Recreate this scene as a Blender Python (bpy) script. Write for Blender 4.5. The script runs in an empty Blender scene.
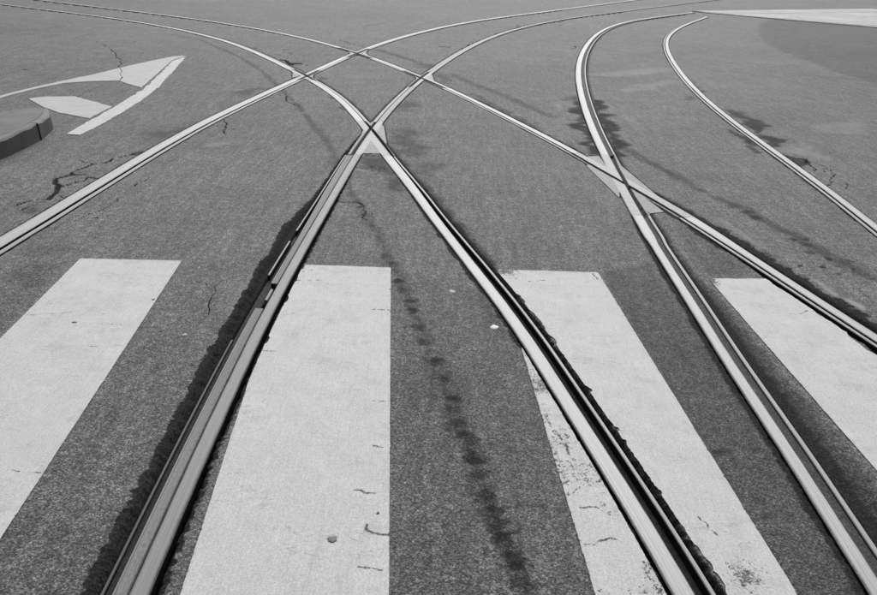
import bpy, bmesh, math, random
import numpy as np
from mathutils import Matrix, Vector

# ------------------------------------------------------------------ camera
sc = bpy.context.scene
EYE = 1.4316                      # eye height over the road
PITCH = math.radians(22.0965)     # looking down
ROLL = math.radians(2.33926)
FPX = 840.0 / 877.0               # focal length in picture widths (about 34.5 mm)

cam = bpy.data.cameras.new('camera')
cam.sensor_fit = 'HORIZONTAL'; cam.sensor_width = 36.0; cam.lens = 36.0 * FPX
cam.clip_start = 0.05; cam.clip_end = 6000
camo = bpy.data.objects.new('camera', cam); sc.collection.objects.link(camo)
fw = Vector((0, math.cos(PITCH), -math.sin(PITCH)))
r0 = Vector((1, 0, 0)); u0 = r0.cross(fw)
right = r0 * math.cos(ROLL) + u0 * math.sin(ROLL)
up = right.cross(fw)
M = Matrix((right, up, -fw)).transposed().to_4x4(); M.translation = Vector((0, 0, EYE))
camo.matrix_world = M
sc.camera = camo

# ------------------------------------------------------------------ sky, sun, exposure
SUN_EL, SUN_AZ = math.radians(40), math.radians(3)     # azimuth from +Y towards +X
w = bpy.data.worlds.new('World'); sc.world = w; w.use_nodes = True
nt = w.node_tree; nt.nodes.clear()
sky = nt.nodes.new('ShaderNodeTexSky'); sky.sky_type = 'NISHITA'; sky.sun_disc = False
sky.sun_elevation = SUN_EL; sky.sun_rotation = SUN_AZ
sky.air_density = 1.0; sky.dust_density = 6.0; sky.ozone_density = 1.0
bw = nt.nodes.new('ShaderNodeRGBToBW')                   # black and white film
bg = nt.nodes.new('ShaderNodeBackground'); bg.inputs['Strength'].default_value = 0.13
wo = nt.nodes.new('ShaderNodeOutputWorld')
nt.links.new(sky.outputs[0], bw.inputs[0]); nt.links.new(bw.outputs[0], bg.inputs[0]); nt.links.new(bg.outputs[0], wo.inputs[0])
sun = bpy.data.lights.new('sun', 'SUN'); sun.energy = 1.1; sun.angle = math.radians(70); sun.color = (1, 1, 1)
suno = bpy.data.objects.new('sun', sun); sc.collection.objects.link(suno)
sd = Vector((math.sin(SUN_AZ) * math.cos(SUN_EL), math.cos(SUN_AZ) * math.cos(SUN_EL), math.sin(SUN_EL)))
suno.rotation_euler = sd.to_track_quat('Z', 'Y').to_euler()
vs = sc.view_settings
vs.view_transform = 'Standard'; vs.look = 'None'; vs.gamma = 1.0; vs.use_curve_mapping = False
vs.exposure = -0.10

# ------------------------------------------------------------------ helpers
C = sc.collection
rng = np.random.default_rng(7)

def gp(px, py, z=0.0):
    """a point measured in the photograph (877 x 595) -> its place on the level z"""
    x = px - 438.5; y = py - 297.5
    c, s = math.cos(ROLL), math.sin(ROLL)
    x, y = c * x + s * y, -s * x + c * y
    f = 840.0
    fo = f * math.cos(PITCH) - y * math.sin(PITCH); dn = f * math.sin(PITCH) + y * math.cos(PITCH)
    k = (EYE - z) / dn
    return (x * k, fo * k)

def gps(pts, z=0.0): return np.array([gp(a, b, z) for a, b in pts])
def crop(x0, y0, pts, s=5.847): return [(x0 + a / s, y0 + b / s) for a, b in pts]

def _hash(ix, iy, seed):
    h = (ix.astype(np.uint32) * np.uint32(374761393) + iy.astype(np.uint32) * np.uint32(668265263) + np.uint32((seed * 1274126177) & 0xffffffff))
    h = (h ^ (h >> np.uint32(13))) * np.uint32(1274126177)
    h = h ^ (h >> np.uint32(16))
    return (h & np.uint32(0xffff)).astype(np.float32) / 65535.0

def vnoise(x, y, seed=0):
    x = np.asarray(x, np.float64) + 5000.0; y = np.asarray(y, np.float64) + 5000.0
    fx = np.floor(x); fy = np.floor(y); tx = x - fx; ty = y - fy
    ix = fx.astype(np.int64); iy = fy.astype(np.int64)
    tx = tx * tx * (3 - 2 * tx); ty = ty * ty * (3 - 2 * ty)
    a = _hash(ix, iy, seed); b = _hash(ix + 1, iy, seed); c = _hash(ix, iy + 1, seed); d = _hash(ix + 1, iy + 1, seed)
    return (a * (1 - tx) + b * tx) * (1 - ty) + (c * (1 - tx) + d * tx) * ty

def fbm(x, y, seed=0, octv=4):
    v = 0.0; a = 0.5; t = 0.0
    for i in range(octv):
        v = v + a * vnoise(x, y, seed + i * 17); t += a
        x = x * 2.03; y = y * 2.03; a *= 0.55
    return v / t

def sstep(a, b, x):
    t = np.clip((x - a) / (b - a), 0, 1); return t * t * (3 - 2 * t)

def pip(x, y, poly):
    poly = np.asarray(poly); inside = np.zeros(x.shape, bool)
    n = len(poly); j = n - 1
    for i in range(n):
        xi, yi = poly[i]; xj, yj = poly[j]
        if yi != yj:
            inside ^= ((yi > y) != (yj > y)) & (x < (xj - xi) * (y - yi) / (yj - yi) + xi)
        j = i
    return inside

def soft_poly(x, y, poly, jit, warp=0.0, wf=3.0, stretch=1.0, seed=3, n=10):
    """coverage 0..1 of a polygon with a ragged, soft edge"""
    poly = np.asarray(poly); out = np.zeros(x.shape, np.float32)
    m = max(jit, 0) * 2 + warp * 1.2 * max(1, stretch)
    box = (x > poly[:, 0].min() - m) & (x < poly[:, 0].max() + m) & (y > poly[:, 1].min() - m) & (y < poly[:, 1].max() + m)
    if not box.any(): return out
    xx = x[box]; yy = y[box]
    if warp:
        a = (fbm(xx * wf / stretch, yy * wf, seed) - .5) * 2 * warp * stretch
        b = (fbm(xx * wf / stretch, yy * wf, seed + 50) - .5) * 2 * warp
        xx = xx + a; yy = yy + b
    acc = np.zeros(xx.shape, np.float32); r = np.random.default_rng(seed)
    for k in range(n):
        ang = k * 2.399; rad = jit * math.sqrt((k + .5) / n)
        acc += pip(xx + rad * math.cos(ang), yy + rad * math.sin(ang), poly)
    out[box] = acc / n
    return out

def seg_dist(x, y, P):
    """distance to a polyline and position along it; far points get 9"""
    P = np.asarray(P); d = np.full(x.shape, 9.0)
    for (ax, ay), (bx, by) in zip(P[:-1], P[1:]):
        vx, vy = bx - ax, by - ay; L = vx * vx + vy * vy + 1e-12
        t = np.clip(((x - ax) * vx + (y - ay) * vy) / L, 0, 1)
        d = np.minimum(d, np.hypot(x - ax - t * vx, y - ay - t * vy))
    return d

def jag(P, amp, step, seed=0):
    """a jagged version of a polyline, for cracks"""
    P = np.asarray(P, float); r = np.random.default_rng(seed); out = [P[0]]
    for a, b in zip(P[:-1], P[1:]):
        L = np.hypot(*(b - a)); n = max(1, int(L / step)); nrm = np.array([-(b - a)[1], (b - a)[0]]) / (L + 1e-9)
        for i in range(1, n + 1):
            out.append(a + (b - a) * i / n + (nrm * r.normal(0, amp) if i < n else 0))
    return np.array(out)

def mesh_obj(name, verts, faces, mat, parent=None, smooth=False):
    me = bpy.data.meshes.new(name); me.from_pydata([tuple(v) for v in verts], [], [tuple(f) for f in faces])
    me.update()
    o = bpy.data.objects.new(name, me); C.objects.link(o)
    if mat: me.materials.append(mat)
    if smooth: me.polygons.foreach_set('use_smooth', [True] * len(me.polygons))
    if parent: o.parent = parent
    return o

def grid_mesh(name, V, F, mat, parent=None, smooth=True):
    """V (n,3), F (m,4) numpy -> object, fast"""
    me = bpy.data.meshes.new(name)
    me.vertices.add(len(V)); me.vertices.foreach_set('co', np.ascontiguousarray(V, np.float32).ravel())
    m = len(F); me.loops.add(m * 4); me.loops.foreach_set('vertex_index', np.ascontiguousarray(F, np.int32).ravel())
    me.polygons.add(m); me.polygons.foreach_set('loop_start', np.arange(0, 4 * m, 4, dtype=np.int32))
    me.polygons.foreach_set('loop_total', np.full(m, 4, np.int32))
    if smooth: me.polygons.foreach_set('use_smooth', np.ones(m, bool))
    me.update(calc_edges=True); me.validate()
    o = bpy.data.objects.new(name, me); C.objects.link(o)
    if mat: me.materials.append(mat)
    if parent: o.parent = parent
    return o

def attr(o, name, vals):
    a = o.data.attributes.new(name, 'FLOAT', 'POINT'); a.data.foreach_set('value', np.ascontiguousarray(vals, np.float32))

def tag(o, label=None, cat=None, group=None, kind=None):
    if label: o['label'] = label
    if cat: o['category'] = cat
    if group: o['group'] = group
    if kind: o['kind'] = kind
    return o

def empty(name, loc=(0, 0, 0)):
    o = bpy.data.objects.new(name, None); o.empty_display_size = 0.1; o.location = loc; C.objects.link(o); return o

# ------------------------------------------------------------------ materials
class NB:
    def __init__(s, name):
        s.m = bpy.data.materials.new(name); s.m.use_nodes = True; s.t = s.m.node_tree
        s.b = s.t.nodes['Principled BSDF']; s.out = s.t.nodes['Material Output']
        s.obj = s.n('ShaderNodeTexCoord').outputs['Object']
    def n(s, typ, **k):
        nd = s.t.nodes.new(typ)
        for a, v in k.items(): setattr(nd, a, v)
        return nd
    def put(s, sock, v):
        if isinstance(v, (int, float)): sock.default_value = v
        elif isinstance(v, tuple): sock.default_value = v
        else: s.t.links.new(v, sock)
    def math(s, op, a, b=0.0, c=0.0, clamp=False):
        nd = s.n('ShaderNodeMath', operation=op, use_clamp=clamp)
        for i, v in enumerate((a, b, c)): s.put(nd.inputs[i], v)
        return nd.outputs[0]
    def mul(s, a, b): return s.math('MULTIPLY', a, b)
    def add(s, a, b): return s.math('ADD', a, b)
    def mix(s, f, a, b):
        nd = s.n('ShaderNodeMix', data_type='FLOAT'); s.put(nd.inputs[0], f); s.put(nd.inputs[2], a); s.put(nd.inputs[3], b); return nd.outputs[0]
    def rng(s, v, a, b, c=0.0, d=1.0, smooth=True):
        nd = s.n('ShaderNodeMapRange', interpolation_type='SMOOTHSTEP' if smooth else 'LINEAR')
        for i, q in enumerate((v, a, b, c, d)): s.put(nd.inputs[i], q)
        return nd.outputs[0]
    def scaled(s, v, sx, sy, sz):
        nd = s.n('ShaderNodeMapping'); s.put(nd.inputs[0], v); nd.inputs['Scale'].default_value = (sx, sy, sz); return nd.outputs[0]
    def noise(s, scale, detail=3, rough=.55, vec=None, dist=0.0):
        nd = s.n('ShaderNodeTexNoise'); s.put(nd.inputs['Vector'], vec or s.obj); nd.inputs['Scale'].default_value = scale
        nd.inputs['Detail'].default_value = detail; nd.inputs['Roughness'].default_value = rough; nd.inputs['Distortion'].default_value = dist
        return nd.outputs[0]
    def voro(s, scale, out='Color', feature='F1', vec=None):
        nd = s.n('ShaderNodeTexVoronoi', feature=feature); s.put(nd.inputs['Vector'], vec or s.obj); nd.inputs['Scale'].default_value = scale
        return nd.outputs[out]
    def bwv(s, col):
        nd = s.n('ShaderNodeSeparateColor'); s.put(nd.inputs[0], col); return nd.outputs[0]
    def at(s, name): return s.n('ShaderNodeAttribute', attribute_name=name).outputs['Fac']
    def grey(s, v):
        nd = s.n('ShaderNodeCombineColor')
        for i in range(3): s.put(nd.inputs[i], v)
        s.t.links.new(nd.outputs[0], s.b.inputs['Base Color'])
    def bump(s, h, strength, dist):
        nd = s.n('ShaderNodeBump'); nd.inputs['Strength'].default_value = strength; nd.inputs['Distance'].default_value = dist
        s.put(nd.inputs['Height'], h); s.t.links.new(nd.outputs[0], s.b.inputs['Normal'])
    def set(s, **k):
        for a, v in k.items(): s.put(s.b.inputs[a.replace('_', ' ')], v)
        return s.m

def asphalt_value(b):
    """granular asphalt: dark binder, grey stones, a few pale chips"""
    st = b.bwv(b.voro(240)); st2 = b.bwv(b.voro(120)); g = b.noise(420, 2, .6)
    base = b.mix(b.math('POWER', st, 1.7), .068, .325)
    base = b.mul(base, b.rng(g, .25, .75, .45, 1.55, False))
    chip = b.mul(b.rng(st2, .93, .97), b.rng(b.voro(120, 'Distance'), .42, .2))
    base = b.mix(b.mul(chip, .8), base, .62)
    st3 = b.bwv(b.voro(58)); d3 = b.voro(58, 'Distance')
    base = b.mul(base, b.mix(b.rng(d3, .5, .25), 1.0, b.rng(st3, .0, 1.0, .72, 1.30, False)))
    pit = b.mul(b.rng(b.noise(75, 3, .6), .60, .70), .55); base = b.mix(pit, base, .045)
    big = b.noise(3.2, 4, .6); mid = b.noise(24, 3, .6); fine = b.noise(120, 2, .6)
    base = b.mul(base, b.rng(big, .3, .7, .88, 1.12, False))
    lane = b.noise(1.0, 3, .65, b.scaled(b.obj, 34, 3.2, 1)); lane2 = b.noise(1.0, 3, .65, b.scaled(b.obj, 11, .8, 1))   # rolled along the street
    base = b.mul(base, b.rng(lane, .25, .75, .74, 1.26, False)); base = b.mul(base, b.rng(lane2, .25, .75, .86, 1.14, False))
    base = b.mul(base, b.rng(mid, .3, .7, .74, 1.26, False))
    base = b.mul(base, b.rng(fine, .3, .7, .72, 1.28, False))
    return base, b.add(b.mul(st, .7), b.mul(g, .5))

def mat_asphalt():
    b = NB('asphalt'); v, h = asphalt_value(b)
    v = b.mul(v, b.at('tone'))
    v = b.mix(b.at('dust'), v, .42)
    grit = b.math('SUBTRACT', b.noise(110, 4, .7), .5); grit2 = b.math('SUBTRACT', b.noise(34, 4, .7), .5)
    st = b.at('stain'); st = b.mul(st, b.rng(b.add(st, b.add(b.mul(grit, .7), b.mul(grit2, .5))), .02, .34)); v = b.mul(v, b.math('SUBTRACT', 1.0, b.mul(b.math('POWER', b.math('MAXIMUM', st, 0.0), .72), .95)))
    tar_shade = b.at('tar_shade'); tar_shade = b.rng(b.add(tar_shade, b.add(b.mul(grit, .8), b.mul(grit2, .5))), .22, .70)  # black along the rails: tar and dirt with recess shade painted in
    ck = b.rng(b.add(b.at('crack'), b.add(b.mul(grit, .40), b.mul(grit2, .30))), .47, .66); tar_shade = b.math('MAXIMUM', tar_shade, ck)
    tv = b.mix(b.rng(b.noise(150, 3, .6), .35, .75), .018, .062)
    v = b.mix(tar_shade, v, tv)
    b.grey(v); b.bump(h, .55, .004)
    ro = b.mix(st, .72, .8); ro = b.mix(tar_shade, ro, .85); sl = b.mix(st, .14, .08); sl = b.mix(tar_shade, sl, .03)
    return b.set(Roughness=ro, Specular_IOR_Level=sl)

def mat_paint(name, val, wear=0.6):
    b = NB(name)
    brush = b.noise(1.0, 3, .6, b.scaled(b.obj, 260, 9, 1))
    cl = b.noise(6, 4, .6); fine = b.noise(210, 3, .65)
    v = b.mul(val, b.rng(brush, .3, .7, .91, 1.06, False))
    v = b.mul(v, b.rng(cl, .3, .7, .93, 1.05, False)); v = b.mul(v, b.rng(fine, .3, .7, .76, 1.17, False))
    # pores and specks where the stones show through
    sp = b.mul(b.rng(b.noise(170, 3, .7), .62, .70), b.rng(b.noise(9, 3, .6), .36, .62))
    v = b.mix(b.mul(sp, wear), v, .12)
    grime_shade = b.rng(b.noise(7, 5, .7), .52, .78); v = b.mix(b.mul(grime_shade, .34), v, .24)
    tyre = b.rng(b.noise(1.0, 4, .65, b.scaled(b.obj, 22, 1.6, 1)), .55, .8); v = b.mix(b.mul(tyre, .26), v, .22)
    hl = b.math('ABSOLUTE', b.math('SUBTRACT', b.noise(1.0, 5, .62, b.scaled(b.obj, 5, 16, 1)), .5))
    hair = b.mul(b.rng(hl, .007, .001), b.rng(b.noise(4, 3, .6), .50, .60)); v = b.mix(b.mul(hair, .55), v, .16)
    av, ah = asphalt_value(b)
    fk = b.add(b.mul(b.noise(140, 6, .78), .7), b.mul(b.noise(45, 4, .7), .3))
    fl = b.rng(b.math('SUBTRACT', fk, b.rng(b.at('flake'), 0, 1, .75, .34, False)), 0, .035)
    v = b.mix(fl, v, b.mul(av, .7))
    b.grey(v); b.bump(b.add(b.add(b.mul(fine, .6), b.mul(brush, .5)), b.mul(b.math('SUBTRACT', 1.0, fl), 1.6)), .4, .0016)
    return b.set(Roughness=.68, Specular_IOR_Level=.3)

def mat_steel(name, val, rough, dirt=.55):
    b = NB(name)
    uv = b.n('ShaderNodeAttribute', attribute_name='rail_uv').outputs['Vector']
    streak = b.noise(1.0, 3, .6, b.scaled(uv, 250, .8, 1)); patch = b.noise(1.0, 4, .6, b.scaled(uv, 45, 5, 1))
    fleck = b.noise(1.0, 3, .7, b.scaled(uv, 220, 60, 1))
    v = b.mul(val, b.rng(streak, .3, .7, .72, 1.16, False))
    v = b.mul(v, b.rng(patch, .35, .7, .82, 1.08, False))
    ed0 = b.at('edge'); ed = b.math('MINIMUM', ed0, 1.0)                                    # worn off the running band: duller steel with rust film
    v = b.mix(b.mul(ed, b.rng(fleck, .35, .6, .45, 1.0)), v, val * .42)
    v = b.mix(b.mul(b.rng(fleck, .62, .72), dirt), v, .10)
    gr = b.rng(ed0, 1.02, 1.6)  # groove and lip walls blackened: grime plus painted shade
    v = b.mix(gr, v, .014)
    b.grey(v); b.bump(b.add(b.mul(streak, .6), b.mul(fleck, .5)), .12, .001)
    b.put(b.b.inputs['Specular IOR Level'], b.mix(gr, .5, .05))
    return b.set(Metallic=b.mix(gr, .4, 0.0), Roughness=b.add(b.mul(ed, .18), b.rng(patch, .3, .7, rough - .05, rough + .08, False)))

def mat_cast():
    b = NB('cast_steel')
    pol = b.at('polish')
    n1 = b.noise(16, 4, .6); n2 = b.noise(160, 3, .65); n3 = b.noise(1.0, 3, .6, b.scaled(b.obj, 140, 6, 1))
    v = b.mix(pol, .245, .285); v = b.mul(v, b.rng(n1, .3, .7, .84, 1.10, False)); v = b.mul(v, b.rng(n2, .3, .7, .84, 1.12, False))
    v = b.mul(v, b.rng(n3, .3, .7, .90, 1.06, False))
    gr = b.at('grime_shade'); v = b.mix(gr, v, b.mix(n2, .008, .03))  # flangeway darkened: grime plus shade painted on its walls
    b.grey(v); b.bump(n2, .2, .0015)
    return b.set(Metallic=b.mix(gr, .4, 0.0), Roughness=b.mix(gr, b.mix(pol, .66, .58), .8))

def mat_grime(name='groove_grime', lo=.014, hi=.045):
    b = NB(name); n = b.noise(120, 4, .65); n2 = b.noise(20, 3, .6)
    v = b.mix(b.rng(n, .35, .7), lo, hi); v = b.mix(b.mul(b.rng(n2, .55, .75), .3), v, hi * 2.4)
    b.grey(v); b.bump(n, .5, .003)
    return b.set(Roughness=.8, Specular_IOR_Level=.25)

def mat_concrete(name, val, sp=1.0):
    b = NB(name); n = b.noise(5, 5, .6); n2 = b.noise(120, 3, .6); n3 = b.noise(38, 4, .65)
    v = b.mul(val, b.rng(n, .3, .7, .80, 1.16, False)); v = b.mul(v, b.rng(n2, .3, .7, 1 - .16 * sp, 1 + .16 * sp, False))
    v = b.mix(b.mul(b.rng(n3, .58, .74), .4), v, val * .5)
    b.grey(v); b.bump(b.add(n2, b.mul(n3, .6)), .4, .003)
    return b.set(Roughness=.82, Specular_IOR_Level=.3)

def mat_plain(name, val, rough=.7):
    b = NB(name); n = b.noise(90, 3, .6); b.grey(b.mul(val, b.rng(n, .3, .7, .8, 1.2, False))); b.bump(n, .3, .002)
    return b.set(Roughness=rough)

ASPH = mat_asphalt(); PAINT = mat_paint('white_road_paint', .66); OLDPAINT = mat_paint('worn_road_paint', .55, .8)
STEEL = mat_steel('running_steel', .45, .58); STEEL_D = mat_steel('dull_running_steel', .26, .6)
LIPST = mat_steel('guard_lip_steel', .37, .58, .45); BAND = mat_steel('rough_guard_steel', .37, .62, .5)
SUNK = mat_steel('sunken_lip_steel', .12, .65, .7); CAST = mat_cast(); GRIME = mat_grime(); SILT = mat_grime('groove_silt', .035, .11)

# ------------------------------------------------------------------ the six rails (centre of the running head, metres on the road)
RAILS = dict(
 A=[(-0.6837, 1.6203), (-0.6925, 1.8548), (-0.7015, 2.1233), (-0.7104, 2.4307), (-0.718, 2.7825), (-0.7222, 3.1853), (-0.7209, 3.6464), (-0.7134, 4.1743), (-0.7009, 4.7785), (-0.6857, 5.4702), (-0.6661, 6.2621), (-0.6327, 7.1685), (-0.5708, 8.2062), (-0.467, 9.3941), (-0.3099, 10.7539), (-0.0896, 12.3106), (0.2063, 14.0927), (0.6135, 16.1326), (1.2036, 18.4679), (2.0859, 21.1412), (3.3688, 24.2015), (5.107, 27.7048)],
 B=[(0.6257, 1.6979), (0.5923, 1.9084), (0.5509, 2.145), (0.5014, 2.4108), (0.4438, 2.7097), (0.3785, 3.0456), (0.2953, 3.4231), (0.1905, 3.8474), (0.0695, 4.3244), (-0.0638, 4.8604), (-0.2103, 5.4629), (-0.3817, 6.1401), (-0.5719, 6.9012), (-0.7877, 7.7566), (-1.055, 8.7181), (-1.4362, 9.7988), (-1.9675, 11.0135), (-2.6096, 12.3787), (-3.4241, 13.9131), (-4.611, 15.6378), (-6.4648, 17.5762), (-9.3141, 19.755)],
 C=[(1.1298, 1.7785), (1.1355, 2.0253), (1.1416, 2.3064), (1.1447, 2.6265), (1.1489, 2.991), (1.1578, 3.4061), (1.1683, 3.8788), (1.181, 4.4171), (1.204, 5.0302), (1.239, 5.7283), (1.2817, 6.5233), (1.337, 7.4286), (1.4176, 8.4596), (1.5288, 9.6337), (1.6785, 10.9707), (1.8832, 12.4933), (2.1655, 14.2271), (2.5486, 16.2017), (3.0558, 18.4502), (3.7796, 21.0108), (4.9197, 23.9268), (6.7102, 27.2475)],
 D=[(-2.2372, 4.1684), (-2.2274, 4.5345), (-2.218, 4.9328), (-2.2085, 5.3661), (-2.197, 5.8375), (-2.1804, 6.3502), (-2.1538, 6.908), (-2.1122, 7.5148), (-2.0532, 8.1749), (-1.978, 8.8929), (-1.8892, 9.6741), (-1.7894, 10.5238), (-1.6826, 11.4482), (-1.5647, 12.4538), (-1.4181, 13.5477), (-1.2258, 14.7377), (-0.971, 16.0322), (-0.6375, 17.4404), (-0.2117, 18.9723), (0.3298, 20.6388), (1.014, 22.4517), (1.8615, 24.4238)],
 E=[(1.8542, 3.3314), (1.7921, 3.6316), (1.7275, 3.9589), (1.6607, 4.3157), (1.5862, 4.7046), (1.4944, 5.1286), (1.3772, 5.5908), (1.2424, 6.0946), (1.0956, 6.6439), (0.9249, 7.2426), (0.7259, 7.8953), (0.5026, 8.6069), (0.2483, 9.3825), (-0.0506, 10.2281), (-0.4038, 11.1498), (-0.8194, 12.1546), (-1.3212, 13.25), (-1.9502, 14.4441), (-2.7759, 15.7458), (-3.9159, 17.1648), (-5.4924, 18.7117), (-7.5931, 20.3981)],
 F=[(2.6684, 5.1105), (2.705, 5.5145), (2.7384, 5.9505), (2.7699, 6.421), (2.8015, 6.9286), (2.8345, 7.4764), (2.8708, 8.0675), (2.9157, 8.7053), (2.9751, 9.3935), (3.0519, 10.1361), (3.1484, 10.9375), (3.2676, 11.8022), (3.4107, 12.7353), (3.5781, 13.7421), (3.7737, 14.8286), (4.0058, 16.0009), (4.2877, 17.2659), (4.6388, 18.631), (5.078, 20.1039), (5.6209, 21.6933), (6.2745, 23.4084), (7.0401, 25.259)],
)
TAB = np.concatenate([np.arange(-6, 12, .02), np.arange(12, 120, .1)])
def spline_fn(pts):
    p = np.array(pts); y = p[:, 1]; x = p[:, 0]; n = len(y); hh = np.diff(y)
    A = np.zeros((n, n)); r = np.zeros(n); A[0, 0] = A[-1, -1] = 1
    for i in range(1, n - 1):
        A[i, i - 1] = hh[i - 1]; A[i, i] = 2 * (hh[i - 1] + hh[i]); A[i, i + 1] = hh[i]
        r[i] = 6 * ((x[i + 1] - x[i]) / hh[i] - (x[i] - x[i - 1]) / hh[i - 1])
    m = np.linalg.solve(A, r)
    s0 = (x[1] - x[0]) / hh[0] - hh[0] * (2 * m[0] + m[1]) / 6
    s1 = (x[-1] - x[-2]) / hh[-1] + hh[-1] * (m[-2] + 2 * m[-1]) / 6
    q = TAB; j = np.clip(np.searchsorted(y, q) - 1, 0, n - 2); a = (y[j + 1] - q) / hh[j]; b = (q - y[j]) / hh[j]
    v = a * x[j] + b * x[j + 1] + ((a ** 3 - a) * m[j] + (b ** 3 - b) * m[j + 1]) * hh[j] ** 2 / 6
    v = np.where(q < y[0], x[0] + s0 * (q - y[0]), v); v = np.where(q > y[-1], x[-1] + s1 * (q - y[-1]), v)
    return v
RX = {k: spline_fn(p) for k, p in RAILS.items()}
RS = {k: np.gradient(v, TAB) for k, v in RX.items()}
SIDE = dict(A=-1, B=1, C=1, D=1, E=-1, F=-1)             # which way the flange groove lies

def rail_t(k, x, y):
    """distance from the head centre, positive towards the groove, and the y of the foot point"""
    ys = y
    for _ in range(3):
        s = np.interp(ys, TAB, RS[k]); q = np.sqrt(1 + s * s)
        xs = np.interp(ys, TAB, RX[k])
        d = ((x - xs) - (y - ys) * s) / q                # distance along the normal (1,-s)/q
        ys = ys + ((x - xs) * s + (y - ys)) / (q * q)
    return d * SIDE[k], ys

def prof(pts):
    p = np.array(pts); return lambda y: np.interp(y, p[:, 0], p[:, 1])
# head width, groove width, lip width along each rail
WH = dict(A=prof([(0, .047), (5, .05), (6.4, .06), (12, .062)]), B=prof([(0, .056), (4.5, .058), (6, .074), (13, .072)]), C=prof([(0, .046), (4.45, .048), (4.56, .064), (5, .066), (8, .07), (14, .075)]),
          D=prof([(0, .088), (8, .085), (12, .07)]), E=prof([(0, .05), (4.2, .056), (4.9, .074), (7, .062), (12, .062)]), F=prof([(0, .056), (30, .06)]))
WG = dict(A=prof([(0, .036), (4.3, .036), (5.2, .018), (6.3, .012), (7.2, .009)]), B=prof([(0, .042), (4, .040), (5.2, .024), (6, .013), (7.6, .009)]), C=prof([(0, .036), (4, .034), (5, .03), (9, .045), (14, .05)]),
          D=prof([(0, .024), (9, .018), (10.3, .008)]), E=prof([(0, .015), (9, .014), (10.5, .008)]), F=prof([(0, .016), (30, .016)]))
WL = dict(A=prof([(0, .009), (6.3, .010), (7.2, .034)]), B=prof([(0, .014), (6.6, .016), (7.6, .034)]), C=prof([(0, .018), (9, .018)]), D=prof([(0, .028), (9, .03), (10.5, .036)]), E=prof([(0, .014), (4.5, .02), (9, .022), (10.5, .034)]), F=prof([(0, .022), (30, .022)]))
A_BAND = prof([(0, .030), (4.3, .030), (5.2, .044), (6.3, .048), (7.2, .003)])                                       # rail A has a rough guard strip between head and groove
def inner(k, y): return WH[k](y) / 2 + (.005 + A_BAND(y) if k == 'A' else 0)
def lip_edge(k, y): return inner(k, y) + WG[k](y) + WL[k](y)
# open ragged gap beyond the outer side / beyond the lip, and the darkened band beyond that
GO = dict(A=prof([(0, .018), (5, .016), (6, .0)]), B=prof([(0, .013), (2.4, .010), (4, .003), (6, -.002)]), C=prof([(0, .010), (4.6, .006), (5, -.002)]), D=prof([(0, -.002), (9, -.003)]), E=prof([(0, .045), (3.6, .040), (4.6, .016), (5.2, -.002)]), F=prof([(0, -.001), (9, -.002)]))
GG = dict(A=prof([(0, .030), (1.6, .026), (2.3, .028), (3.0, .038), (4.1, .054), (4.7, .054), (5.1, .014), (5.6, .002)]), B=prof([(0, .018), (3.9, .016), (5, .006), (6, .0)]), C=prof([(0, .008), (9, .0)]), D=prof([(0, .003), (9, -.002)]), E=prof([(0, .034), (3.9, .028), (4.3, .012), (5, .0)]), F=prof([(0, .003), (9, .0)]))
TO = dict(A=prof([(0, .018), (4, .02), (6, .01)]), B=prof([(0, .012), (3.2, .03), (4.5, .04), (6, .015), (9, .01)]), C=prof([(0, .030), (4, .05), (5, .02), (9, .03)]), D=prof([(0, .03), (6, .02), (9, .02), (12, .01)]), E=prof([(0, .07), (3.6, .08), (4.4, .11), (5.5, .06), (6.5, .05), (9, .07), (12, .02)]), F=prof([(0, .01), (9, .02), (12, .02)]))
TG = dict(A=prof([(0, .018), (4.6, .02), (6, .015)]), B=prof([(0, .006), (3.8, .01), (4.2, .07), (6, .06), (7.5, .04), (12, .07)]), C=prof([(0, .17), (2.4, .15), (3.4, .11), (4, .05), (5.2, .03), (9, .05), (14, .06)]), D=prof([(0, .025), (9, .015)]), E=prof([(0, .012), (4.2, .02), (4.6, .06), (6, .03), (9, .02)]), F=prof([(0, .03), (9, .03)]))

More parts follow.
